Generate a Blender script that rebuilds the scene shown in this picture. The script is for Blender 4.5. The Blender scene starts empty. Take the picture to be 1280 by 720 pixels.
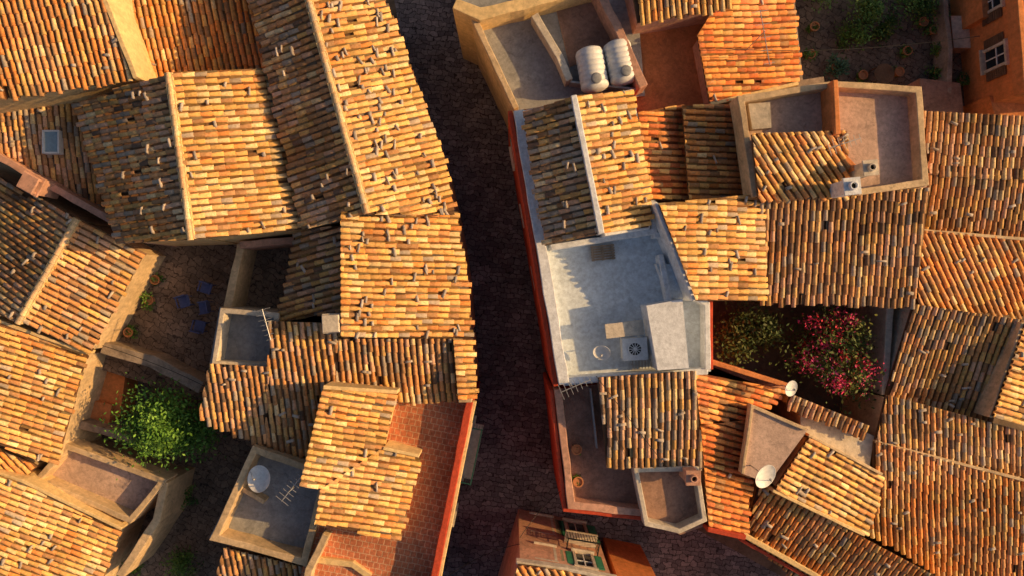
import bpy, bmesh, math, random
from mathutils import Vector, noise, Matrix
random.seed(11)
R=random.random
H=35.0; F=1280*24/36.0
def P(u,v,z):
    d=H-z
    return Vector(((u-640)/F*d, -(v-360)/F*d, z))
COL=bpy.context.scene.collection
# ---------------------------------------------------------------- materials
def newmat(name):
    m=bpy.data.materials.new(name); m.use_nodes=True
    nt=m.node_tree; b=nt.nodes['Principled BSDF']
    b.inputs['Roughness'].default_value=.9
    b.inputs['Specular IOR Level'].default_value=.25
    return m,nt,b
def nz(nt,scale,detail=6,rough=.6,co=None,dist=0):
    n=nt.nodes.new('ShaderNodeTexNoise'); n.inputs['Scale'].default_value=scale
    n.inputs['Detail'].default_value=detail; n.inputs['Roughness'].default_value=rough
    n.inputs['Distortion'].default_value=dist
    nt.links.new(co,n.inputs['Vector']); return n.outputs['Fac']
def ramp(nt,inp,stops):
    r=nt.nodes.new('ShaderNodeValToRGB'); e=r.color_ramp.elements
    e[0].position=stops[0][0]; e[0].color=(*stops[0][1],1)
    e[1].position=stops[-1][0]; e[1].color=(*stops[-1][1],1)
    for p,c in stops[1:-1]:
        x=e.new(p); x.color=(*c,1)
    nt.links.new(inp,r.inputs['Fac']); return r.outputs['Color']
def mixc(nt,a,b,fac=1.0,mode='MULTIPLY'):
    m=nt.nodes.new('ShaderNodeMix'); m.data_type='RGBA'; m.blend_type=mode
    if isinstance(fac,(int,float)): m.inputs[0].default_value=fac
    else: nt.links.new(fac,m.inputs[0])
    for s,i in ((a,6),(b,7)):
        if isinstance(s,tuple): m.inputs[i].default_value=(*s,1)
        else: nt.links.new(s,m.inputs[i])
    return m.outputs[2]
def coords(nt):
    return nt.nodes.new('ShaderNodeTexCoord').outputs['Object']
def bump(nt,b,h,strength=.4,dist=.02):
    n=nt.nodes.new('ShaderNodeBump'); n.inputs['Strength'].default_value=strength; n.inputs['Distance'].default_value=dist
    nt.links.new(h,n.inputs['Height']); nt.links.new(n.outputs['Normal'],b.inputs['Normal'])
g=lambda x:(x,x,x)
def plaster(name,c,dark=.5,stain=.5,sc=1.0,rough=.92):
    m,nt,b=newmat(name); co=coords(nt)
    s1=ramp(nt,nz(nt,.55*sc,8,.65,co,.6),[(.3,g(dark)),(.52,g(.88)),(.7,g(1.12))])
    s2=ramp(nt,nz(nt,5*sc,8,.7,co),[(.3,g(.6)),(.6,g(1.08))])
    mp=nt.nodes.new('ShaderNodeMapping'); mp.inputs['Scale'].default_value=(5,5,.5); nt.links.new(co,mp.inputs['Vector'])
    s3=ramp(nt,nz(nt,1.0,5,.6,mp.outputs['Vector']),[(.35,g(.7)),(.6,g(1.0))])
    x=mixc(nt,tuple(c),s1,min(1,stain+.25)); x=mixc(nt,x,s2,.7); x=mixc(nt,x,s3,.4)
    if stain>.3:
        sp=ramp(nt,nz(nt,1.6*sc,10,.75,co,1.2),[(.54,g(0)),(.66,g(.85))])
        x=mixc(nt,x,tuple(k*.42+.02 for k in c),sp,'MIX')
    else:
        sp=ramp(nt,nz(nt,1.3,10,.75,co,1.0),[(.52,g(0)),(.72,g(.6))])
        x=mixc(nt,x,tuple(k*.5 for k in c),sp,'MIX')
        sp=ramp(nt,nz(nt,6,8,.8,co,.5),[(.6,g(0)),(.68,g(.6))])
        x=mixc(nt,x,(c[0]*.42,c[1]*.36,c[2]*.28),sp,'MIX')
    nt.links.new(x,b.inputs['Base Color'])
    bump(nt,b,nz(nt,14,8,.7,co),.5,.03); b.inputs['Roughness'].default_value=rough
    return m
def attr_mat(name,rough=.88,lich=True):
    m,nt,b=newmat(name); co=coords(nt)
    a=nt.nodes.new('ShaderNodeAttribute'); a.attribute_name='Col'
    x=a.outputs['Color']
    if lich:
        x=mixc(nt,x,ramp(nt,nz(nt,9,8,.75,co),[(.3,g(.5)),(.5,g(1.0)),(.7,g(1.3))]),.9)
        l0=ramp(nt,nz(nt,1.1,9,.75,co,.9),[(.50,g(0)),(.68,g(.5))])
        x=mixc(nt,x,(.36,.23,.13),l0,'MIX')
        l=ramp(nt,nz(nt,4.5,10,.8,co,.8),[(.56,g(0)),(.66,g(.55))])
        x=mixc(nt,x,(.46,.36,.24),l,'MIX')
        l2=ramp(nt,nz(nt,15,6,.8,co,.2),[(.58,g(0)),(.66,g(.65))])
        x=mixc(nt,x,(.12,.07,.04),l2,'MIX')
        bump(nt,b,nz(nt,26,6,.7,co),.35,.015)
    nt.links.new(x,b.inputs['Base Color'])
    b.inputs['Roughness'].default_value=rough
    return m
def brickfloor(name,c1,c2,mortar,scale,w=.5,h=.25,rot=0,dist=.02,msize=.02):
    m,nt,b=newmat(name); co=coords(nt)
    mp=nt.nodes.new('ShaderNodeMapping'); mp.inputs['Rotation'].default_value=(0,0,rot)
    n=nt.nodes.new('ShaderNodeTexNoise'); n.inputs['Scale'].default_value=2.5; nt.links.new(co,n.inputs['Vector'])
    va=nt.nodes.new('ShaderNodeVectorMath'); va.operation='SCALE'; va.inputs['Scale'].default_value=dist*8
    nt.links.new(n.outputs['Color'],va.inputs[0])
    vb=nt.nodes.new('ShaderNodeVectorMath'); vb.operation='ADD'; nt.links.new(co,vb.inputs[0]); nt.links.new(va.outputs[0],vb.inputs[1])
    nt.links.new(vb.outputs[0],mp.inputs['Vector'])
    t=nt.nodes.new('ShaderNodeTexBrick'); t.inputs['Scale'].default_value=scale
    t.inputs['Color1'].default_value=(*c1,1); t.inputs['Color2'].default_value=(*c2,1); t.inputs['Mortar'].default_value=(*mortar,1)
    t.inputs['Mortar Size'].default_value=msize; t.inputs['Brick Width'].default_value=w; t.inputs['Row Height'].default_value=h; t.inputs['Mortar Smooth'].default_value=.3
    nt.links.new(mp.outputs[0],t.inputs['Vector'])
    x=mixc(nt,t.outputs['Color'],ramp(nt,nz(nt,.45,8,.7,co,.5),[(.3,g(.55)),(.5,g(1)),(.72,g(1.6))]),.9)
    x=mixc(nt,x,ramp(nt,nz(nt,7,8,.75,co),[(.3,g(.5)),(.65,g(1.3))]),.8)
    nt.links.new(x,b.inputs['Base Color'])
    inv=nt.nodes.new('ShaderNodeMath'); inv.operation='SUBTRACT'; inv.inputs[0].default_value=1; nt.links.new(t.outputs['Fac'],inv.inputs[1])
    bump(nt,b,inv.outputs[0],.7,.04)
    return m
def flat(name,c,rough=.5,metal=0):
    m,nt,b=newmat(name); co=coords(nt)
    x=mixc(nt,tuple(c),ramp(nt,nz(nt,6,6,.7,co),[(.3,g(.7)),(.65,g(1.05))]),.8)
    nt.links.new(x,b.inputs['Base Color']); b.inputs['Roughness'].default_value=rough; b.inputs['Metallic'].default_value=metal
    return m
M={}
M['tile']=attr_mat('terracotta_tiles')
M['deck']=plaster('roof_mortar',(.16,.085,.045))
M['cream']=plaster('cream_plaster',(.74,.54,.32))
M['yellow']=plaster('yellow_plaster',(.86,.62,.30),.7,.25)
M['pale']=plaster('pale_plaster',(.74,.65,.52))
M['white']=plaster('white_limewash',(.84,.87,.90),.8,.1)
M['pink']=plaster('pink_plaster',(.72,.40,.28))
M['orange']=plaster('orange_plaster',(.82,.30,.10),.6,.3)  # saturation also puts warm bounced light on the orange house into its colour
M['red']=plaster('red_plaster',(.64,.09,.04),.7,.25)
M['stone']=plaster('rubble_stone',(.42,.33,.25),.4,.8,2.2)
M['grey']=plaster('grey_concrete',(.36,.37,.38),.6,.35)
M['bluefl']=plaster('whitewashed_floor',(.74,.83,.90),.78,.1,1.0,.75)
M['terrafl']=plaster('terracotta_floor',(.72,.28,.11),.5,.5,1.4)
M['brownfl']=plaster('worn_pink_floor',(.44,.27,.20),.45,.6,1.4)
M['pinkfl']=plaster('worn_beige_floor',(.66,.47,.37),.6,.4,1.4)
M['brickfl']=brickfloor('brick_pavers',(.56,.19,.09),(.44,.15,.075),(.62,.38,.23),1.9,.5,.5,.2,.01,.035)
M['cobble']=brickfloor('street_paving',(.24,.21,.21),(.12,.105,.11),(.045,.04,.042),2.0,.75,.5,.1,.06,.035)
M['yard']=brickfloor('yard_paving',(.25,.18,.13),(.16,.12,.09),(.07,.05,.04),1.7,.7,.5,.5,.08,.03)
M['dirt']=plaster('dry_earth',(.22,.16,.11),.4,.8,1.2)
M['leaf']=attr_mat('foliage',.6,False)
M['wood']=plaster('weathered_wood',(.20,.12,.07),.5,.6,3)
M['green']=flat('green_shutter_paint',(.05,.22,.13),.5)
M['glass']=flat('window_glass',(.02,.03,.04),.15)
M['sky_glass']=flat('skylight_glass',(.30,.42,.50),.1)
M['metal']=flat('galvanised_metal',(.5,.5,.49),.45,.5)
M['wpaint']=flat('white_enamel',(.80,.80,.78),.4)
M['poly']=flat('white_tank_plastic',(.78,.78,.76),.45)
M['chair']=flat('blue_plastic',(.10,.12,.25),.5)
M['dark']=flat('dark_opening',(.02,.018,.016),.8)
M['black']=flat('cable_rubber',(.02,.02,.02),.6)
M['pot']=flat('clay_pot',(.50,.22,.10),.8)
# ---------------------------------------------------------------- mesh builder
cur=[None]
def empty(name,loc):
    e=bpy.data.objects.new(name,None); e.location=loc; e.empty_display_size=.5; COL.objects.link(e); cur[0]=e
    return e
def parent(o,e):
    if e is not None:
        o.parent=e; o.matrix_parent_inverse=Matrix.Translation(e.location).inverted()
class MB:
    def __init__(s): s.v=[];s.f=[];s.c=[];s.mi=[]
    def add(s,vs,fs,col=(.5,.5,.5),mi=0):
        n=len(s.v); s.v+= [tuple(x) for x in vs]; s.c+=[col]*len(vs)
        for f in fs: s.f.append(tuple(n+i for i in f)); s.mi.append(mi)
    def box(s,c,size,rot=0,col=(.5,.5,.5),mi=0,mat=None,taper=1.0):
        sx,sy,sz=[k/2 for k in size]
        vs=[]
        for z,t in ((-sz,1),(sz,taper)):
            for x,y in((-sx,-sy),(sx,-sy),(sx,sy),(-sx,sy)): vs.append(Vector((x*t,y*t,z)))
        if mat is None: mat=Matrix.Rotation(rot,3,'Z')
        vs=[Vector(c)+mat@v for v in vs]
        s.add(vs,[(3,2,1,0),(4,5,6,7),(0,1,5,4),(1,2,6,5),(2,3,7,6),(3,0,4,7)],col,mi)
    def prism(s,poly,top,bot,mi=0,col=(.5,.5,.5)):
        ar=sum(poly[i][0]*poly[(i+1)%len(poly)][1]-poly[(i+1)%len(poly)][0]*poly[i][1] for i in range(len(poly)))
        if ar<0: poly=poly[::-1]
        n=len(poly); tf=top if callable(top) else (lambda x,y:top); bf=bot if callable(bot) else (lambda x,y:bot)
        vs=[(p[0],p[1],bf(p[0],p[1])) for p in poly]+[(p[0],p[1],tf(p[0],p[1])) for p in poly]
        fs=[tuple(range(n))[::-1],tuple(range(n,2*n))]+[(i,(i+1)%n,n+(i+1)%n,n+i) for i in range(n)]
        s.add(vs,fs,col,mi)
    def tube(s,a,b,r1,r2=None,n=10,mi=0,col=(.5,.5,.5),caps=True):
        a=Vector(a);b=Vector(b); r2=r1 if r2 is None else r2
        d=(b-a).normalized(); q=d.orthogonal().normalized(); w=d.cross(q)
        vs=[]
        for p,r in((a,r1),(b,r2)):
            for i in range(n):
                t=2*math.pi*i/n; vs.append(p+(q*math.cos(t)+w*math.sin(t))*r)
        fs=[(i,(i+1)%n,n+(i+1)%n,n+i) for i in range(n)]
        if caps: fs+=[tuple(range(n))[::-1],tuple(range(n,2*n))]
        s.add(vs,fs,col,mi)
    def lathe(s,c,prof,n=20,mi=0,col=(.5,.5,.5),mat=None):
        mat=mat or Matrix.Identity(3); c=Vector(c); vs=[]
        for r,z in prof:
            for i in range(n):
                t=2*math.pi*i/n; vs.append(c+mat@Vector((r*math.cos(t),r*math.sin(t),z)))
        fs=[]
        for k in range(len(prof)-1):
            for i in range(n): fs.append((k*n+i,k*n+(i+1)%n,(k+1)*n+(i+1)%n,(k+1)*n+i))
        s.add(vs,fs,col,mi)
    def obj(s,name,mats,par='cur',smooth=False,bevel=0):
        me=bpy.data.meshes.new(name); me.from_pydata(s.v,[],s.f)
        if not isinstance(mats,(list,tuple)): mats=[mats]
        for m in mats: me.materials.append(M[m])
        for i,p in enumerate(me.polygons):
            p.material_index=s.mi[i]; p.use_smooth=smooth
        a=me.color_attributes.new('Col','FLOAT_COLOR','POINT')
        flatc=[]
        for c in s.c: flatc+= [c[0],c[1],c[2],1]
        a.data.foreach_set('color',flatc)
        me.update()
        o=bpy.data.objects.new(name,me); COL.objects.link(o)
        parent(o,cur[0] if par=='cur' else par)
        if bevel:
            b=o.modifiers.new('Bevel','BEVEL'); b.width=bevel; b.segments=2; b.limit_method='ANGLE'
        return o
zc=[0]
def zeps():
    zc[0]+=1; return (zc[0]%23)*.0031
def area2(p): return sum(p[i][0]*p[(i+1)%len(p)][1]-p[(i+1)%len(p)][0]*p[i][1] for i in range(len(p)))
def offset(poly,d):
    if area2(poly)<0: poly=poly[::-1]
    n=len(poly); out=[]
    for i in range(n):
        a=Vector(poly[i-1][:2]);b=Vector(poly[i][:2]);c=Vector(poly[(i+1)%n][:2])
        e1=(b-a).normalized(); e2=(c-b).normalized()
        n1=Vector((-e1.y,e1.x)); n2=Vector((-e2.y,e2.x))
        k=n1+n2; k/=max(.3,k.dot(n1)); out.append(tuple(b+k*d))
    return out
def strip(pts,z,zb,w,mat,name='wall',closed=False,par='cur'):
    m=len(pts); zl=z if isinstance(z,(list,tuple)) else [z]*m
    W=[P(u,v,zz) for (u,v),zz in zip(pts,zl)]
    Q=[]; segs=m if closed else m-1
    for i in range(segs):
        a=W[i];b=W[(i+1)%m]; L=(b-a).length; k=max(1,int(L/.6))
        for j in range(k): Q.append(a.lerp(b,j/k))
    if not closed: Q.append(W[-1])
    n=len(Q); left=[];right=[]; e=zeps()
    for i,b in enumerate(Q):
        a=Q[i-1] if (i>0 or closed) else None
        c=Q[(i+1)%n] if (i<n-1 or closed) else None
        e1=(b-a).to_2d().normalized() if a is not None else None
        e2=(c-b).to_2d().normalized() if c is not None else None
        if e1 is None: e1=e2
        if e2 is None: e2=e1
        n1=Vector((-e1.y,e1.x)); n2=Vector((-e2.y,e2.x)); k=n1+n2; k/=max(.35,k.dot(n1))
        left.append(b.to_2d()+k*w*(.5+(R()-.5)*.12)); right.append(b.to_2d()-k*w*(.5+(R()-.5)*.12))
    mb=MB(); vs=[]
    for i in range(n):
        zz=Q[i].z+e+(R()-.5)*.035
        vs+=[(*left[i],zb),(*left[i],zz),(*right[i],zz+(R()-.5)*.012),(*right[i],zb)]
    fs=[]
    for i in range(n if closed else n-1):
        a=4*i;b=4*((i+1)%n)
        for k in range(4):
            k2=(k+1)%4; fs.append((a+k,a+k2,b+k2,b+k))
    if not closed: fs+=[(0,1,2,3),(4*n-1,4*n-2,4*n-3,4*n-4)]
    mb.add(vs,fs)
    o=mb.obj(name,mat,par)
    bm=bmesh.new(); bm.from_mesh(o.data); bmesh.ops.recalc_face_normals(bm,faces=bm.faces); bm.to_mesh(o.data); bm.free()
    b=o.modifiers.new('Bevel','BEVEL'); b.width=min(.03,w*.18); b.segments=2; b.limit_method='ANGLE'
    return o
def block(poly,z,zb,mats,name='walls',par='cur'):
    W=[P(u,v,z) for u,v in poly]; e=zeps()
    mb=MB(); mb.prism([tuple(p.to_2d()) for p in W],z+e,zb)
    if len(mats)>1:
        mb.mi=[1]*len(mb.f); mb.mi[1]=0
    return mb.obj(name,list(mats),par)
# ---------------------------------------------------------------- roofs
PAL={'ochre':(.86,.49,.155),'terra':(.76,.35,.125),'cream':(.90,.64,.31),'brown':(.50,.26,.11),'grey':(.48,.38,.28),'dark':(.22,.13,.08),'pinkt':(.76,.43,.25),'red':(.70,.19,.055),'orng':(.86,.33,.085)}
KIND={'gold':[('ochre',9),('cream',3.5),('terra',3),('brown',1.3),('grey',.8),('orng',1.5)],
 'mix':[('ochre',5),('terra',5),('cream',2),('brown',3),('grey',2),('pinkt',2.5),('dark',.6)],
 'brown':[('ochre',3.5),('terra',4),('brown',4),('grey',2),('dark',.8),('pinkt',2.5),('cream',1)],
 'grey':[('grey',4),('brown',3),('cream',2.5),('pinkt',3),('ochre',2.5),('dark',.8)],
 'orange':[('orng',5),('ochre',4),('terra',4),('cream',.8),('brown',1.8),('grey',.6)],
 'red':[('red',3.5),('orng',7),('brown',.8),('ochre',1)]}
def tcol(kind,x,y):
    ks=KIND[kind]; c=PAL[random.choices([k[0] for k in ks],[k[1] for k in ks])[0]]
    n=noise.noise(Vector((x*.45,y*.45,3.1))); n2=noise.noise(Vector((x*1.3,y*1.3,9.7)))
    b=(.95+.3*n+.28*n2)*(.80+.36*R()); gmix=max(0,min(.4,.03+n*.5)) if kind not in('red','orange','gold') else max(0,min(.2,n*.4))
    gr=(c[0]+c[1]+c[2])/3
    return tuple(max(.03,(k*(1-gmix)+gr*gmix*(1.1,.9,.7)[i])*b) for i,k in enumerate(c))
PITCH=.262; TL=.43
def roof(poly,ref,zref,down,slope,kind='mix',wall='cream',zb=0,loose=.35,inset=.12,name='tiled_roof'):
    d=Vector((down[0],-down[1])).normalized(); q=Vector((-d.y,d.x)); tn=math.tan(math.radians(slope))
    gx,gy=-d.x*tn,-d.y*tn
    p0=P(ref[0],ref[1],zref); c0=p0.z-gx*p0.x-gy*p0.y+zeps()
    def on(u,v):
        a=(u-640)/F;b=-(v-360)/F; dd=(H-c0)/(1+gx*a+gy*b); return Vector((a*dd,b*dd,H-dd))
    zf=lambda x,y:c0+gx*x+gy*y
    def sag(x,y): return .05*noise.noise(Vector((x*.35,y*.35,c0)))+.018*noise.noise(Vector((x*1.2,y*1.2,c0)))
    W=[on(u,v).to_2d() for u,v in poly]
    if area2(W)<0: W=W[::-1]
    S=[w.dot(q) for w in W]; smin,smax=min(S),max(S); n=len(W)
    mb=MB(); K=5
    ncol=max(1,round((smax-smin)/PITCH)); pit=(smax-smin)/ncol
    ph1=R()*10
    for ci in range(ncol):
        s0=smin+(ci+.5)*pit
        ts=[]
        for i in range(n):
            a=W[i];b=W[(i+1)%n]; sa=a.dot(q)-s0; sb=b.dot(q)-s0
            if sa*sb<0: k=sa/(sa-sb); ts.append(a.lerp(b,k).dot(d))
        if len(ts)<2: continue
        t0,t1=min(ts),max(ts)+.08+R()*.09
        cb=R()*6; slip=(R()-.5)*.18
        t=t1-.03
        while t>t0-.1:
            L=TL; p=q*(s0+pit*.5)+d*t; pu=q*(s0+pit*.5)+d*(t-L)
            col=tuple(k*.36 for k in tcol(kind,p.x,p.y)); vs=[]  # channel tiles coloured darker than covers, painting shade into the gaps
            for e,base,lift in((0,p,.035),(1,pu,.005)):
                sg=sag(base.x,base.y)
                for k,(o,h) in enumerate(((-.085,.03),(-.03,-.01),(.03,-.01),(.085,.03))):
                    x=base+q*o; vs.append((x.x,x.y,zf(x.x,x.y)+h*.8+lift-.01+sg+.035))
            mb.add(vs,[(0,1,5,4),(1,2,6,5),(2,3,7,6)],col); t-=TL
        t=t1+slip
        while t>t0-.12:
            if R()<.008: t-=TL; continue
            j=(R()-.5)*.028; sk=(R()-.5)*.036
            wv=.024*math.sin(t*1.3+cb*.1+ph1)
            col=tcol(kind,(q*s0+d*t).x,(q*s0+d*t).y); vs=[]
            rr=.88+.14*R(); lf=.036+.02*R(); ln=TL+.06
            for e in (0,1):
                base=q*(s0+j+wv+(sk if e else 0))+d*(t-(ln if e else 0))
                r=(.102 if e==0 else .082)*rr; lift=(lf if e==0 else .010)+sag(base.x,base.y)+.04
                for k in range(K+1):
                    an=math.pi*k/K; x=base+q*(-r*math.cos(an)); vs.append((x.x,x.y,zf(base.x,base.y)+lift+math.sin(an)*r*.95))
            fs=[(k,k+1,K+1+k+1,K+1+k) for k in range(K)]+[tuple(range(K+1))[::-1]]
            mb.add(vs,fs,col)
            t-=TL+(R()-.5)*.04
    ar=abs(area2(W))/2
    for _ in range(int(ar*loose*1.5)):
        s=smin+R()*(smax-smin); ts=[]
        for i in range(n):
            a=W[i];b=W[(i+1)%n]; sa=a.dot(q)-s; sb=b.dot(q)-s
            if sa*sb<0: k=sa/(sa-sb); ts.append(a.lerp(b,k).dot(d))
        if len(ts)<2: continue
        t=min(ts)+.2+R()*max(.01,max(ts)-min(ts)-.4); p=q*s+d*t
        v=.7+.5*R(); col=(.52*v,.44*v,.36*v); ang=math.atan2(q.y,q.x)+(R()-.5)*.8
        mb.box((p.x,p.y,zf(p.x,p.y)+.165+sag(p.x,p.y)),(.18+.26*R(),.08+.07*R(),.05+.04*R()),ang,col,taper=.72)
    o=mb.obj(name,'tile',smooth=False)
    bm=bmesh.new(); bm.from_mesh(o.data)
    for i in range(n):
        a=W[i];b=W[(i+1)%n]; e=(b-a)
        if e.length<.01: continue
        nrm=Vector((e.y,-e.x)).normalized()
        if nrm.dot(d)>.6: continue
        pt=a+nrm*.03
        bmesh.ops.bisect_plane(bm,geom=bm.verts[:]+bm.edges[:]+bm.faces[:],dist=1e-5,plane_co=(pt.x,pt.y,0),plane_no=(nrm.x,nrm.y,0),clear_outer=True)
    bm.to_mesh(o.data); bm.free()
    for p in o.data.polygons: p.use_smooth=len(p.vertices)<=4
    dk=MB(); dk.prism([tuple(w) for w in W],lambda x,y:zf(x,y)-.02,lambda x,y:zf(x,y)-.13); dk.obj('roof_deck','deck')
    B=offset([tuple(w) for w in W],inset); wb=MB(); wb.prism(B,lambda x,y:zf(x,y)-.11,zb); wb.obj('walls',wall)
    return on
def ridge(a,b,mat='tile',w=.13,kind='gold',name='ridge_tiles'):
    a=Vector(a);b=Vector(b); a.z+=.03;b.z+=.03
    L=(b-a).length; n=max(1,int(L/.4)); mb=MB(); dr=(b-a).normalized(); q=Vector((-dr.y,dr.x,0)).normalized(); K=6
    dk=MB()
    for i in range(n):
        p=a.lerp(b,i/n); r=a.lerp(b,(i+1.12)/n); j=(R()-.5)*.03; vs=[]
        c=tcol(kind,p.x,p.y); c=tuple(k*.5+m*.5 for k,m in zip(c,(.90,.70,.42)))
        for base,rr,l in((p,w*.85,.05),(r,w,.075)):
            for k in range(K+1):
                an=math.pi*k/K; x=base+q*(j-rr*math.cos(an)); vs.append((x.x,x.y,x.z+l+math.sin(an)*rr*.8))
        mb.add(vs,[(k,k+1,K+2+k,K+1+k) for k in range(K)]+[tuple(range(K+1)),tuple(range(K+1,2*K+2))[::-1]],c)
    mb.obj(name,'tile',smooth=False)
    a2=a-q*(w*1.15);a3=a+q*(w*1.15);b2=b-q*(w*1.15);b3=b+q*(w*1.15); LL=(b-a).to_2d().length
    dk.prism([(a2.x,a2.y),(a3.x,a3.y),(b3.x,b3.y),(b2.x,b2.y)],lambda x,y:a.z+(b.z-a.z)*((Vector((x,y))-a.to_2d()).dot(dr.to_2d().normalized())/LL)+.095,min(a.z,b.z)-.15)
    dk.obj('ridge_mortar','yellow')
def chimney(u,v,z,w,h,mat='pale',rot=0,cap=True,zbase=None):
    p=P(u,v,z); mb=MB(); hb=z-(zbase if zbase else z-h)
    mb.box((p.x,p.y,z-hb/2),(w,w,hb),rot)
    mb.box((p.x,p.y,z+.05),(w*1.22,w*1.22,.097),rot)
    if cap:
        for sx in(-1,1):
            for sy in (-1,1):
                o=Matrix.Rotation(rot,3,'Z')@Vector((sx*w*.4,sy*w*.4,0)); mb.box((p.x+o.x,p.y+o.y,z+.2),(w*.16,w*.16,.2),rot)
        mb.box((p.x,p.y,z+.34),(w*1.1,w*1.1,.075),rot,taper=.9)
        mb.box((p.x,p.y,z+.11),(w*.6,w*.6,.03),rot,mi=1)
    else:
        mb.lathe((p.x,p.y,z+.09),[(w*.32,0),(w*.32,.16),(w*.2,.17),(w*.2,.05)],16); mb.lathe((p.x,p.y,z+.12),[(w*.2,0),(0.001,0.001)],16,mi=1)
    mb.obj('chimney',[mat,'dark'],bevel=.02)
# ---------------------------------------------------------------- LEFT BLOCK
def house(u,v,name='stone_house'): return empty(name,P(u,v,5))
house(80,60)
roof([(-80,-60),(108,-60),(130,0),(168,98),(-80,134)],(150,98),7.6,(.14,.99),15,'orange','yellow',loose=.2,inset=.03)
strip([(108,-60),(131,0),(169,97)],[9.25,8.45,7.85],6.5,.2,'yellow','verge')
house(250,40)
roof([(135,-60),(302,-60),(318,0),(345,104),(165,112)],(260,90),5.3,(.12,.99),14,'orange','cream',loose=.2)
house(430,130)
f=roof([(302,-60),(372,-50),(459,266),(381,287)],(420,130),8.0,(-.962,.272),15,'brown','cream')
f2=roof([(372,-50),(462,-50),(550,190),(568,268),(459,268)],(420,130),8.0,(.962,-.272),16,'gold','cream',loose=1.8)
ridge(f(373,-48),f(459,266))
house(510,340)
f=roof([(428,266),(568,266),(582,350),(588,422),(428,422)],(428,340),7.8,(1,0.02),14,'gold','cream',loose=1.2)
roof([(568,424),(588,424),(593,498),(574,500)],(428,340),7.8,(1,0.02),14,'gold','cream',loose=.3)
roof([(372,290),(440,280),(440,388),(350,402)],(430,330),6.5,(-.97,.25),14,'brown','cream')
chimney(416,404,7.6,.65,1.5,'pale',.05,True,5.8)
house(400,480)
for pl in ([(422,424),(566,424),(573,500),(422,500)],[(338,402),(422,405),(422,500),(398,574),(333,556)],[(263,455),(338,459),(333,556),(250,522)]):
    roof(pl,(480,422),6.6,(.06,1),14,'brown','cream',inset=.05)
strip([(278,388),(346,394),(342,458),(268,454)],5.9,0,.22,'pale','parapet',True)
block([(275,384),(350,390),(344,462),(262,458)],5.1,0,('grey','cream'),'roof_terrace')
h_brick=house(450,580)
la=(390,550)
roof([(405,486),(495,492),(477,561),(402,612),(376,608)],la,7.4,(.98,.18),12,'gold','yellow',loose=.2,inset=.03)
roof([(477,561),(523,572),(498,675),(395,655),(402,612)],la,7.4,(.98,.18),12,'gold','yellow',loose=.2,inset=.03)
strip([(404,484),(497,490)],[7.55,6.85],5,.16,'yellow','gable_wall')
strip([(479,560),(524,570)],[7.0,6.75],5,.14,'yellow','gable_wall')
block([(470,488),(592,500),(545,725),(530,790),(360,790),(395,640)],5.7,0,('brickfl','cream'),'roof_terrace')
strip([(587,502),(542,725),(527,790)],6.5,0,.3,'red','parapet')
strip([(593,502),(549,725),(534,790)],6.4,6.1,.16,'yellow','cornice')
strip([(573,500),(590,500)],6.52,5,.2,'cream','parapet')
strip([(408,668),(386,712),(370,790)],6.3,0,.3,'cream','parapet')
strip([(392,700),(440,706),(462,722)],5.95,5,.26,'yellow','parapet')
house(330,640)
block([(318,560),(408,592),(380,706),(262,672)],5.1,0,('grey','cream'),'roof_terrace')
strip([(318,562),(407,594),(380,703),(268,672)],6.0,4.7,.3,'cream','parapet',True)
strip([(300,610),(330,628)],5.6,4.9,.2,'cream','low_wall')
house(330,740)
roof([(282,684),(395,712),(390,790),(250,790)],(330,684),5.0,(.1,1),12,'brown','cream')
house(230,200)
f=roof([(95,128),(212,92),(240,299),(150,304)],(226,195),8.0,(-.99,.134),14,'brown','yellow')
roof([(212,92),(340,86),(384,286),(240,299)],(226,195),8.0,(.99,-.134),14,'gold','yellow',loose=.3)
ridge(f(212,92),f(240,299))
house(50,200)
roof([(-80,130),(108,130),(132,235),(124,266),(-80,150)],(50,145),5.6,(0,1),12,'brown','pale',loose=.2)
mb=MB(); p=P(66,178,5.62); 
for a,b in(((-.33,0),(.07,1.0)),((.33,0),(.07,1.0)),((0,.47),(.6,.07)),((0,-.47),(.6,.07))):
    mb.box((p.x+a[0],p.y+a[1],p.z),(b[0],b[1],.3))
mb.box((p.x,p.y,p.z),(.6,.87,.12),mi=1); mb.obj('skylight',['wpaint','sky_glass'])
strip([(-80,152),(45,222),(125,268),(185,300)],5.7,0,.3,'pink','boundary_wall')
chimney(42,230,6.3,.7,1.5,'pink',-.5,True,5)
house(80,340)
f=roof([(30,236),(98,274),(25,403),(-80,360),(-80,180)],(60,340),5.9,(-.87,-.49),13,'brown','cream')
roof([(98,274),(180,316),(110,442),(25,403)],(60,340),5.9,(.87,.49),13,'brown','cream')
ridge(f(98,274),f(25,403),kind='brown')
house(30,490)
roof([(-80,375),(0,403),(108,442),(70,580),(-80,530)],(0,480),5.5,(.94,.34),14,'gold','cream')
strip([(-80,374),(0,402),(108,441)],[5.9,5.7,5.25],4.6,.14,'yellow','verge')
house(0,580)
roof([(-80,548),(0,560),(45,582),(25,606),(-80,580)],(0,565),4.7,(.6,.8),12,'orange','cream')
house(50,680)
roof([(-80,570),(28,603),(150,662),(115,760),(-80,760)],(20,620),4.9,(.9,.43),12,'gold','cream')
strip([(-80,568),(28,601),(152,661)],[5.2,5.0,4.35],3.6,.15,'yellow','verge')
house(125,600)
block([(82,556),(206,600),(165,652),(45,600)],3.5,0,('pinkfl','cream'),'roof_terrace')
strip([(84,558),(204,601),(163,650),(47,600)],4.2,3.2,.26,'cream','parapet',True)
strip([(206,602),(196,650),(150,720)],4.0,0,.35,'cream','wall')
empty('courtyard',P(230,380,3))
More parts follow.
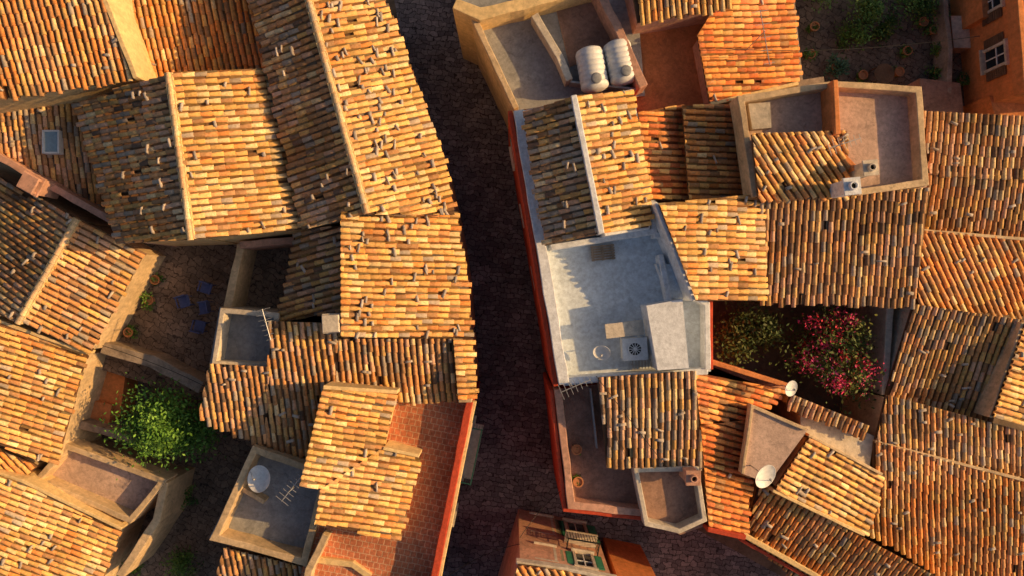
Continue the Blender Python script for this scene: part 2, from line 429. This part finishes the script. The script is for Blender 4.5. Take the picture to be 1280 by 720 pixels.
block([(150,285),(385,280),(385,420),(250,500),(90,450)],3.0,0,('yard','stone'),'courtyard_floor')
strip([(302,305),(284,388)],4.6,2.9,.35,'cream','courtyard_wall')
strip([(368,300),(300,306)],4.9,2.9,.3,'pink','courtyard_wall')
strip([(128,434),(190,452),(252,484)],4.1,1,.55,'stone','courtyard_wall')
strip([(90,528),(200,560)],3.6,1,.35,'stone','courtyard_wall')
block([(118,462),(158,458),(150,520),(112,526)],2.6,1,('orange','orange'),'patio_step')
block([(112,500),(140,506),(136,530),(104,524)],2.9,1,('terrafl','orange'),'patio_step')
block([(-100,425),(270,470),(420,545),(420,800),(-100,800)],1.4,0,('yard','stone'),'courtyard_floor')
# ---------------------------------------------------------------- RIGHT BLOCK
house(680,60)
block([(575,-80),(790,-80),(806,120),(645,138),(598,30),(570,10)],5.1,0,('grey','cream'),'roof_terrace')
strip([(592,22),(645,135)],6.0,0,.26,'cream','parapet')
strip([(568,4),(600,18),(672,0),(745,-20)],6.3,0,.5,'yellow','parapet')
strip([(668,18),(700,72),(712,100)],5.9,4.9,.3,'pale','parapet')
block([(690,-10),(745,-18),(775,60),(712,84)],5.12,4.9,('brownfl','cream'),'terrace_floor')
strip([(745,-20),(770,30),(805,108)],6.3,0,.36,'pink','parapet')
strip([(713,102),(800,112)],5.7,4.9,.1,'metal','tank_rail')
house(840,60)
roof([(785,-40),(905,-40),(914,8),(797,28)],(850,0),6.9,(.12,1),12,'gold','pink')
block([(785,10),(890,5),(895,130),(798,150)],4.9,0,('terrafl','orange'),'roof_terrace')
roof([(872,45),(925,-40),(985,-40),(998,104),(888,132)],(875,90),6.2,(1,-.1),12,'red','pink',loose=.1)
strip([(888,130),(998,104)],[6.3,5.5],4.5,.16,'yellow','verge')
house(850,190)
roof([(798,142),(852,132),(860,250),(812,250)],(800,190),6.4,(1,.02),10,'red','pink',loose=.1)
roof([(853,132),(926,132),(930,250),(861,250)],(855,190),6.5,(1,.02),10,'orange','pink',loose=.1)
house(740,220,'whitewashed_house')
f=roof([(655,141),(717,121),(752,291),(684,306)],(735,205),8.0,(-.98,.2),14,'grey','white')
roof([(717,121),(788,114),(813,250),(811,284),(752,291)],(735,205),8.0,(.98,-.2),15,'gold','white',loose=1.2)
strip([(717,119),(752,292)],8.2,7.5,.24,'white','ridge_mortar')
strip([(755,292),(812,283)],[7.9,7.4],6,.2,'white','gable_wall')
block([(642,141),(790,112),(818,250),(840,290),(888,372),(888,464),(704,482)],6.2,0,('bluefl','red'),'roof_terrace')
strip([(648,138),(705,480)],6.95,6.0,.44,'white','parapet')
strip([(637.5,138),(695,483)],6.8,0,.2,'red','facade_cornice')
strip([(688,309),(818,289),(818,252)],7.0,6.0,.24,'white','parapet')
strip([(818,294),(862,294),(871,372),(884,380),(885,462)],7.0,6.0,.24,'white','parapet')
strip([(826,318),(838,378)],6.9,6.0,.22,'white','parapet')
strip([(708,476),(885,464)],6.9,5.0,.26,'white','parapet')
strip([(889,375),(889,462)],6.85,0,.14,'red','facade_cornice')
block([(808,382),(853,374),(861,460),(822,463)],7.6,6.0,('white','white'),'stair_house')
block([(820,330),(866,330),(870,370),(838,374)],6.7,6.0,('bluefl','white'),'raised_floor')
house(890,310)
roof([(824,255),(954,243),(954,376),(870,376)],(845,310),8.1,(1,0),14,'gold','white',loose=.7)
strip([(820,254),(868,376)],[8.15,7.95],6,.14,'white','verge')
house(1050,310)
roof([(948,252),(1160,236),(1142,382),(948,377)],(1050,245),7.3,(.02,1),13,'brown','cream',loose=.2)
house(1040,170)
block([(922,122),(1045,102),(1150,110),(1158,234),(1058,250),(940,250)],7.0,0,('pinkfl','pink'),'roof_terrace')
strip([(944,246),(926,124),(1042,105),(1148,112),(1156,228),(1072,240)],7.6,6.6,.26,'cream','parapet')
strip([(1044,100),(1047,168)],8.1,6.8,.22,'orange','parapet')
strip([(1050,190),(1076,218)],7.7,6.8,.2,'orange','parapet')
block([(935,130),(962,128),(964,160),(940,162)],7.3,6.9,('pale','pale'),'roof_hatch')
roof([(940,168),(1057,165),(1060,246),(948,250)],(1000,168),7.9,(.6,.8),11,'gold','pink',zb=6.5,loose=.7)
chimney(1087,210,8.4,.5,1.4,'pale',.1,False,7)
chimney(1064,233,8.7,.55,1.8,'white',.1,False,7)
house(1215,180)
roof([(1150,140),(1340,150),(1340,226),(1160,216)],(1200,142),6.9,(0,1),12,'mix','cream')
roof([(1158,214),(1340,229),(1340,305),(1150,293)],(1200,216),6.35,(-.05,1),12,'brown','cream',loose=.2)
house(1220,340)
roof([(1150,289),(1340,305),(1340,402),(1146,381)],(1200,290),6.4,(.5,.87),12,'orange','cream')
strip([(1150,288),(1340,304)],[6.65,6.1],5.5,.13,'cream','verge')
house(1190,450)
roof([(1142,381),(1278,401),(1240,527),(1106,496)],(1200,390),6.1,(-.22,.97),12,'mix','pale')
house(1300,470)
roof([(1280,405),(1340,415),(1340,550),(1240,520)],(1280,460),6.3,(.96,.26),12,'gold','cream')
strip([(1279,403),(1239,522)],[6.55,6.5],5.5,.14,'cream','verge')
house(1200,550)
roof([(1108,494),(1340,556),(1340,620),(1093,556)],(1200,520),5.9,(.1,.99),11,'mix','cream')
house(1210,640)
roof([(1093,552),(1340,617),(1340,800),(1230,752),(1085,664)],(1200,580),5.6,(.1,.99),10,'orange','cream')
strip([(1094,552),(1340,616)],[5.85,5.6],5,.12,'cream','verge')
house(1040,605)
roof([(1012,545),(1102,594),(1082,668),(968,612)],(990,580),6.5,(.88,.47),11,'gold','cream')
strip([(966,613),(1081,669)],[6.62,6.0],5.5,.14,'yellow','verge')
strip([(1011,544),(1103,593)],[6.62,6.05],5.5,.12,'cream','verge')
house(1050,690)
roof([(950,604),(1210,742),(1150,800),(1020,745),(930,668)],(1000,630),5.8,(-.5,.86),11,'orange','cream')
strip([(928,668),(1020,720),(1100,775)],5.7,0,.22,'yellow','parapet')
strip([(925,674),(1016,726),(1096,781)],5.5,0,.14,'red','facade_cornice')
house(910,560)
for pl in ([(866,466),(987,488),(938,522),(876,530)],[(876,532),(938,524),(932,664),(886,658)]):
    roof(pl,(890,540),6.2,(.95,.25),9,'red','orange',loose=.1)
strip([(888,452),(990,484)],6.4,0,.2,'orange','verge')
strip([(884,662),(932,672)],6.2,0,.2,'red','parapet')
house(965,550)
block([(942,508),(1010,536),(960,604),(928,592)],6.6,0,('pinkfl','orange'),'roof_terrace')
strip([(928,592),(940,508),(1008,537)],6.75,6.4,.14,'cream','parapet')
house(1040,530)
block([(1000,500),(1092,545),(1085,590),(1000,550)],5.6,0,('pale','cream'),'roof_terrace')
roof([(988,493),(1084,532),(1080,546),(984,508)],(1030,510),6.0,(-.3,.95),12,'mix','cream',loose=0)
house(810,530)
roof([(748,472),(868,464),(878,582),(758,582)],(808,470),7.3,(.04,1),12,'grey','cream',loose=.5)
block([(696,486),(765,478),(800,585),(885,585),(886,655),(850,668),(806,645),(714,636)],5.5,0,('brownfl','red'),'roof_terrace')
strip([(697,486),(714,631),(803,641)],6.2,5.2,.32,'pink','parapet')
strip([(689,487),(706,637),(803,648)],6.1,0,.17,'red','facade_cornice')
strip([(738,485),(746,560)],5.9,5.3,.08,'metal','terrace_railing')
block([(792,587),(872,585),(884,650),(850,666),(806,656)],6.1,0,('brownfl','cream'),'roof_terrace')
strip([(795,588),(871,586),(881,650),(849,664),(808,655)],6.7,5.9,.2,'pale','parapet',True)
chimney(866,597,7.4,.5,1.4,'pink',0,False,6)
empty('garden',P(1000,430,2))
block([(860,365),(1140,365),(1130,560),(980,505),(850,480)],2.3,0,('dirt','stone'),'garden_soil')
strip([(1113,384),(1106,494)],5.2,2,.3,'pale','garden_wall')
strip([(885,452),(985,490)],5.4,2,.3,'pink','garden_wall')
empty('patio_garden',P(1100,60,2))
block([(960,-90),(1320,-90),(1320,180),(930,180)],2.3,0,('yard','stone'),'patio_floor')
strip([(985,-40),(1000,104),(1030,100)],4.2,2,.3,'stone','garden_wall')
strip([(1178,-30),(1188,60),(1186,130)],3.4,2,.22,'stone','garden_wall')
block([(1150,98),(1200,104),(1205,150),(1150,150)],3.4,2,('brownfl','pink'),'patio_step')
block([(1188,20),(1218,20),(1226,60),(1192,60)],3.0,2,('pale','pink'),'patio_step')
e_or=house(1290,60,'orange_house')
block([(1268,-90),(1420,-90),(1420,118),(1283,112)],6.2,0,('terrafl','orange'),'walls')
strip([(1268,-90),(1283,112),(1420,118)],6.6,6.0,.25,'orange','parapet')
block([(1222,-60),(1300,-60),(1300,20),(1228,22)],4.4,0,('terrafl','orange'),'porch')
block([(1236,120),(1320,125),(1320,150),(1244,150)],4.2,0,('terrafl','orange'),'lower_wing')
def window(a,b,t,z,w,h,shutter='green',name='window',side=1):
    a=Vector(a).to_2d();b=Vector(b).to_2d(); dr=(b-a).normalized(); nn=Vector((-dr.y,dr.x))*side; c=a.lerp(b,t)
    rot=math.atan2(dr.y,dr.x); mb=MB()
    def bx(x,y,zz,sx,sy,sz,mi): 
        p=c+dr*x+nn*y; mb.box((p.x,p.y,zz),(sx,sy,sz),rot,mi=mi)
    bx(0,.01,z,w,.06,h,1)
    for s in(-1,1): bx(s*(w/2+.06),.05,z,.12,.14,h+.12,0)
    bx(0,.05,z+h/2+.12,w+.34,.16,.11,0); bx(0,.09,z-h/2-.11,w+.34,.26,.09,0)
    bx(0,.05,z,.05,.05,h,3); bx(0,.05,z+.1,w,.05,.05,3)
    for s in(-1,1):
        x=s*(w/2+.13+w/4)
        bx(x,.06,z,w/2,.05,h,2)
        for k in range(int(h/.14)): bx(x,.095,z-h/2+.1+k*.14,w/2-.1,.03,.06,2)
    mb.obj(name,['pale','glass',shutter,'wpaint'])
def balcony(a,b,t,z,w,dep,side=1,rail='black'):
    a=Vector(a).to_2d();b=Vector(b).to_2d(); dr=(b-a).normalized(); nn=Vector((-dr.y,dr.x))*side; c=a.lerp(b,t)
    rot=math.atan2(dr.y,dr.x); mb=MB()
    def bx(x,y,zz,sx,sy,sz,mi): 
        p=c+dr*x+nn*y; mb.box((p.x,p.y,zz),(sx,sy,sz),rot,mi=mi)
    bx(0,dep/2,z,w,dep,.12,0)
    n=int(w/.13)
    for i in range(n+1): bx(-w/2+.04+i*(w-.08)/n,dep-.04,z+.5,.02,.02,.88,1)
    for s in(-1,1):
        for k in range(int(dep/.13)): bx(s*(w/2-.04),.06+k*.13,z+.5,.02,.02,.88,1)
        bx(s*(w/2-.04),dep/2,z+.96,.05,dep,.04,1)
    bx(0,dep-.04,z+.965,w,.06,.05,1)
    mb.obj('balcony',['pale',rail])
window(P(1268,-90,6.2),P(1283,112,6.2),.72,4.6,.8,1.2,'wood',side=-1)
window(P(1268,-90,6.2),P(1283,112,6.2),.35,4.6,.8,1.2,'wood',side=-1)
house(740,740,'pink_house')
fb=roof([(648,706),(704,713),(770,727),(770,850),(600,850)],(700,720),7.0,(.5,.86),12,'orange','pink',loose=.1,inset=.1)
A=P(648,706,7.0);B=P(770,727,7.0)
off=Vector((0,-.10,0))
window(A+off,B+off,.30,5.2,.7,1.4,side=1); window(A+off,B+off,.72,5.2,.7,1.4,side=1)
window(A+off,B+off,.30,1.6,.9,2.2,side=1); window(A+off,B+off,.72,1.6,.9,2.2,side=1)
balcony(A+off,B+off,.72,3.3,1.5,.6)
strip([(645,703),(706,711),(772,725)],7.05,6.7,.14,'pale','cornice')
house(810,760,'orange_house')
roof([(775,735),(835,742),(870,850),(775,850)],(800,740),6.0,(.8,.6),12,'orange','orange',loose=.1)
cur[0]=bpy.data.objects['whitewashed_house']
A=P(642,141,6.2);B=P(704,482,6.2)
for t in(.12,.35,.6,.85):
    window(A+Vector((-.16,0,0)),B+Vector((-.16,0,0)),t,4.2,.8,1.4,side=-1)
cur[0]=h_brick
A=P(592,500,5.7)+Vector((.03,0,0));B=P(545,725,5.7)+Vector((.03,0,0))
for t in(.22,.47,.75): window(A,B,t,3.9,.8,1.6,side=1)
balcony(A,B,.36,2.95,2.6,.62,rail='green')
cur[0]=None
# ---------------------------------------------------------------- ground & street
mb=MB(); mb.add([(-600,-600,0),(600,-600,0),(600,600,0),(-600,600,0)],[(0,1,2,3)]); mb.obj('ground','dirt',None)
mb=MB(); pts=[P(u,v,0) for u,v in [(420,-400),(640,-400),(665,100),(690,560),(760,600),(1300,900),(560,1000),(520,600),(560,400),(520,150)]]
mb.add([(p.x,p.y,.004) for p in pts][::-1],[tuple(range(len(pts)))]); mb.obj('street','cobble',None)
# ---------------------------------------------------------------- vegetation
def leaves(mb,c,rad,n,size,cols,clumps=26,spread=.33,seed=0):
    rnd=random.Random(seed); cl=[]
    for i in range(clumps):
        v=Vector((rnd.gauss(0,1),rnd.gauss(0,1),rnd.gauss(0,1))).normalized()*(rnd.random()**.45)*(.75+.35*rnd.random())
        cl.append((Vector((v.x*rad[0],v.y*rad[1],v.z*rad[2])),rnd.choice(cols),.7+.6*rnd.random(),.6+.8*rnd.random()))
    for i in range(n):
        p,col,b,sp=rnd.choice(cl); m=min(rad)*spread*sp
        q=Vector(c)+p+Vector((rnd.gauss(0,m),rnd.gauss(0,m),rnd.gauss(0,m*.8)))
        a=Vector((rnd.gauss(0,1),rnd.gauss(0,1),rnd.gauss(0,.5))).normalized(); bb=a.orthogonal().normalized()
        bb=Matrix.Rotation(rnd.random()*6.28,3,a)@bb; s=size*(.6+.8*rnd.random())
        k=b*(.7+.6*rnd.random()); mb.add([q-a*s,q+bb*s*.5,q+a*s,q-bb*s*.5],[(0,1,2,3)],tuple(x*k for x in col),1)
    return cl
G=[(.09,.18,.03),(.13,.24,.045),(.055,.12,.025),(.16,.27,.06)]
def tree(name,u,v,zc_,rad,zb,n,size,cols,seed,clumps=26,extra=None):
    p=P(u,v,zc_); mb=MB(); base=Vector((p.x+.1,p.y-.1,zb))
    cl=leaves(mb,p,rad,n,size,cols,clumps,seed=seed)
    fork=base.lerp(p,.55); mb.tube(base,fork,.14,.09,8,0)
    for c in cl[:9]: mb.tube(fork,p+c[0]*.85,.06,.015,6,0)
    if extra: extra(mb,p)
    mb.obj(name,['wood','leaf'],None); return p
tree('green_tree',203,532,4.3,(1.95,1.6,1.2),1.3,8000,.085,[(.12,.27,.035),(.17,.33,.05),(.07,.17,.03)],3,30)
tree('citrus_tree',935,418,4.2,(1.15,1.3,1.1),2.3,3800,.085,[(.09,.12,.03),(.15,.15,.03),(.05,.08,.02)],5,20)
def flow(mb,p): leaves(mb,p+Vector((0,0,.3)),(1.75,1.9,1.1),3600,.065,[(.70,.05,.14),(.62,.035,.06),(.72,.09,.22)],44,.22,77)
tree('bougainvillea',1038,440,4.7,(1.75,1.9,1.2),2.3,6000,.085,[(.10,.14,.03),(.17,.19,.04),(.07,.10,.025)],8,34,flow)
def bush(name,u,v,z,r,n,cols=G,seed=1,pot=False):
    p=P(u,v,z); mb=MB()
    leaves(mb,p+Vector((0,0,r*.7)),(r,r,r*.75),n,.07,cols,9,.4,seed)
    for k in range(5):
        a=k*1.26; mb.tube(p,p+Vector((math.cos(a)*r*.5,math.sin(a)*r*.5,r*.9)),.02,.008,5,0)
    if pot: mb.lathe(p-Vector((0,0,.02)),[(.001,0),(.14,0),(.2,.3),(.23,.3),(.23,.36),(.18,.36),(.17,.3),(.001,.3)],14,mi=2)
    mb.obj(name,['wood','leaf','pot'],None)
bush('shrub',1078,28,2.4,1.0,2200,seed=2); bush('shrub',1137,6,2.4,.95,1700,seed=3); bush('shrub',1062,50,2.4,.55,700,seed=13); bush('shrub',1100,46,2.4,.5,600,seed=14); bush('shrub',1020,-4,2.4,.6,700,seed=15)
bush('potted_plant',1042,86,2.4,.48,600,[(.07,.17,.10),(.10,.22,.13)],4,True)
for i,(u,v,r) in enumerate([(1168,92,.42),(1172,66,.36),(1163,40,.34),(1130,66,.26),(1010,70,.28),(1015,36,.24),(1170,14,.35),(1120,92,.22),(1075,96,.22),(1205,38,.3),(1150,30,.25),(1200,100,.3)]):
    bush('potted_plant',u,v,2.4,r,int(900*r),seed=30+i,pot=True)
bush('shrub',236,618,1.45,.5,500,seed=7); bush('shrub',232,702,1.45,.8,1100,seed=8); bush('shrub',168,706,1.45,.55,600,seed=9)
bush('potted_plant',190,375,3.05,.3,260,seed=10,pot=True); bush('potted_plant',198,350,3.05,.25,200,seed=11,pot=True); bush('potted_plant',165,415,3.05,.3,260,seed=12,pot=True)
bush('potted_plant',722,600,5.55,.2,150,seed=21,pot=True); bush('potted_plant',720,560,5.55,.18,130,seed=22,pot=True)
# ---------------------------------------------------------------- objects
def chair(u,v,z,rot):
    p=P(u,v,z); mb=MB(); m=Matrix.Rotation(rot,3,'Z')
    def bx(x,y,zz,a,b,c): q=m@Vector((x,y,0)); mb.box((p.x+q.x,p.y+q.y,z+zz),(a,b,c),rot)
    bx(0,0,.42,.5,.5,.05); bx(0,.26,.66,.5,.05,.42)
    for sx in(-1,1):
        bx(sx*.27,.02,.62,.06,.5,.04)
        bx(sx*.27,-.2,.42,.04,.04,.38)
        for sy in(-1,1): bx(sx*.22,sy*.21,.2,.05,.05,.4)
    mb.obj('garden_chair','chair',None,bevel=.012)
chair(236,377,3.03,.3); chair(263,360,3.03,-.3); chair(261,384,3.03,-1.4); chair(255,407,3.03,2.9)
def table(name,u,v,z,w,d,rot,mat='wpaint',rnd=False,h=.73):
    p=P(u,v,z); mb=MB()
    if rnd: mb.lathe((p.x,p.y,z+h),[(.001,.03),(w/2,.03),(w/2,0),(.001,0)],24)
    else: mb.box((p.x,p.y,z+h),(w,d,.05),rot)
    m=Matrix.Rotation(rot,3,'Z')
    for sx in(-1,1):
        for sy in(-1,1):
            q=m@Vector((sx*w*.34,sy*d*.34,0)); mb.box((p.x+q.x,p.y+q.y,z+h/2-.02),(.05,.05,h-.03),rot)
    mb.obj(name,mat,None,bevel=.01)
table('round_garden_table',1095,98,2.35,.95,.95,0,'wood',True)
table('wooden_table',776,410,6.25,1.55,.6,.12,'pale',h=.9)
def pallet(u,v,z,w,d,rot):
    p=P(u,v,z); mb=MB(); m=Matrix.Rotation(rot,3,'Z')
    for k in range(6):
        q=m@Vector((0,-d/2+(k+.5)*d/6,0)); mb.box((p.x+q.x,p.y+q.y,z+.16),(w,d/6-.03,.03),rot)
    for k in(-1,0,1):
        q=m@Vector((k*w*.42,0,0)); mb.box((p.x+q.x,p.y+q.y,z+.08),(.09,d,.125),rot)
    mb.obj('wooden_pallet','stone',None)
pallet(753,316,6.28,1.0,.65,.1)
def tank(u,v,ang,L=1.9,r=.6):
    p=P(u,v,6.4); mb=MB(); ax=Vector((math.cos(ang),math.sin(ang),0)); m=Matrix((Vector((-ax.y,ax.x,0)),Vector((0,0,1)),ax)).transposed()
    prof=[(.001,-L/2),(r*.6,-L/2+.03),(r*.9,-L/2+.12)]
    k=7
    for i in range(k):
        z0=-L/2+.18+(L-.36)*i/k; dz=(L-.36)/k
        prof+=[(r,z0+dz*.1),(r,z0+dz*.7),(r*.96,z0+dz*.8),(r*.96,z0+dz*.95)]
    prof+=[(r*.9,L/2-.12),(r*.6,L/2-.03),(.001,L/2)]
    mb.lathe((p.x,p.y,5.12+r+.12),prof,28,mat=m)
    c=Vector((p.x,p.y,5.12+r*2+.09))-ax*L*.30
    mb.lathe(c,[(.2,0),(.2,.1),(.23,.1),(.23,.15),(.17,.18),(.001,.19)],20,mi=2)
    for s in(-.3,.3):
        q=Vector((p.x,p.y,0))+ax*L*s; mb.box((q.x,q.y,5.26),(r*1.5,.16,.3),ang+math.pi/2,mi=1)
    mb.obj('water_tank',['poly','stone','grey'],None,smooth=True)
tank(742,82,math.radians(100)); tank(778,73,math.radians(103))
def dish(u,v,z,r,az,tilt,mast=.7,name='satellite_dish'):
    p=P(u,v,z); mb=MB(); mb.tube((p.x,p.y,z-mast),(p.x,p.y,z),.025,n=8,mi=1)
    m=Matrix.Rotation(az,3,'Z')@Matrix.Rotation(tilt,3,'Y')
    c=Vector((p.x,p.y,z))+m@Vector((0,0,.06))
    prof=[(r*k/6,.32*r*(k/6)**2) for k in range(7)]; prof[0]=(.001,0)
    prof+=[(r*1.02,.32*r+.01),(r,.32*r-.02)]+[(r*k/6,.32*r*(k/6)**2-.02) for k in range(5,0,-1)]
    mb.lathe(c,prof,28,mat=m)
    tip=c+m@Vector((0,0,r*1.0)); mb.tube(c+m@Vector((r*.95,0,.3*r)),tip,.015,n=6,mi=1); mb.tube(tip,tip-m@Vector((0,0,.12)),.04,.05,8,mi=1)
    mb.obj(name,['wpaint','metal'],None,smooth=True)
dish(328,598,6.1,.55,2.6,.35); dish(952,592,7.9,.5,-.6,.5,1.4); dish(985,484,7.0,.33,-.4,.5,.8); dish(753,438,6.9,.36,-2,.6,.6)
def cistern():
    p=P(793,436,6.9); mb=MB(); mb.box((p.x,p.y,6.6),(.95,.85,.75),.05); mb.box((p.x,p.y,7.0),(1.03,.93,.06),.05)
    mb.lathe((p.x,p.y,7.03),[(.30,0),(.30,.05),(.26,.05),(.25,.02)],24); mb.lathe((p.x,p.y,7.05),[(.25,0),(.001,.0)],24,mi=1)
    for k in range(6): mb.box((p.x,p.y,7.075),(.5,.03,.015),k*math.pi/6)
    mb.obj('air_conditioner',['wpaint','dark'],None,bevel=.02)
cistern()
p=P(803,456,6.5); mb=MB()
for k in range(7): mb.box((p.x-.4+k*.13,p.y,6.5),(.04,.4,.04),.05)
mb.box((p.x,p.y-.2,6.5),(.95,.04,.05),.05); mb.box((p.x,p.y+.2,6.5),(.95,.04,.05),.05)
for sx in (-1,1):
    mb.box((p.x+sx*.42,p.y,6.36),(.04,.04,.28))
mb.obj('metal_rack','metal',None)
def antenna(u,v,z,zb,ang,L=1.3,n=7):
    p=P(u,v,z); mb=MB(); mb.tube((p.x,p.y,zb),(p.x,p.y,z+.1),.022,n=6)
    d=Vector((math.cos(ang),math.sin(ang),0)); q=Vector((-d.y,d.x,0)); c=Vector((p.x,p.y,z))
    mb.tube(c-d*L*.4,c+d*L*.6,.018,n=5)
    for i in range(n):
        k=c+d*L*(-.38+i*.95/(n-1)); w=.32-.025*i; mb.tube(k-q*w,k+q*w,.012,n=4)
    mb.obj('tv_antenna','metal',None)
antenna(332,402,7.6,5.5,-1.3); antenna(362,614,7.4,5.2,.9); antenna(716,484,8.2,6.0,.4); antenna(955,40,8.0,5.6,-1.4,2.2,5); antenna(1052,180,9.0,7,.3)
def cable(a,b,sag=.5,name='overhead_cable'):
    a=Vector(a);b=Vector(b); mb=MB(); pr=a
    for i in range(1,15):
        t=i/14; q=a.lerp(b,t)-Vector((0,0,sag*4*t*(1-t))); mb.tube(pr,q,.014,n=5,caps=False); pr=q
    mb.obj(name,'black',None)
cable(P(650,672,6.5),P(706,610,6.1)); cable(P(128,432,5),P(278,495,5.6)); cable(P(745,470,8),P(830,580,7.3),.1); cable(P(900,60,7.5),P(1225,45,6),.9); cable(P(560,720,6),P(650,680,6))
# ---------------------------------------------------------------- light, sky, camera
SUN_EL=24; SUN_DIR=4   # degrees above horizon; from +X turned towards +Y
w=bpy.data.worlds.new('World'); bpy.context.scene.world=w; w.use_nodes=True
nt=w.node_tree; bg=nt.nodes['Background']; s=nt.nodes.new('ShaderNodeTexSky'); s.sky_type='NISHITA'; s.sun_disc=False
s.sun_elevation=math.radians(SUN_EL); s.sun_rotation=math.radians(90-SUN_DIR); s.dust_density=4; s.air_density=.8; s.ozone_density=.5
nt.links.new(s.outputs[0],bg.inputs[0]); bg.inputs[1].default_value=.085
l=bpy.data.lights.new('sun','SUN'); l.energy=5; l.angle=math.radians(.5); l.color=(1,.60,.23)
o=bpy.data.objects.new('sun',l); COL.objects.link(o)
dv=Vector((math.cos(math.radians(SUN_EL))*math.cos(math.radians(SUN_DIR)),math.cos(math.radians(SUN_EL))*math.sin(math.radians(SUN_DIR)),math.sin(math.radians(SUN_EL))))
o.rotation_euler=dv.to_track_quat('Z','Y').to_euler(); o.location=(30,0,30)
c=bpy.data.cameras.new('camera'); c.lens=24; c.sensor_width=36; c.clip_end=2000
co=bpy.data.objects.new('camera',c); co.location=(0,0,H); COL.objects.link(co); bpy.context.scene.camera=co
sc=bpy.context.scene
sc.view_settings.view_transform='Standard'; sc.view_settings.look='None'; sc.view_settings.exposure=0
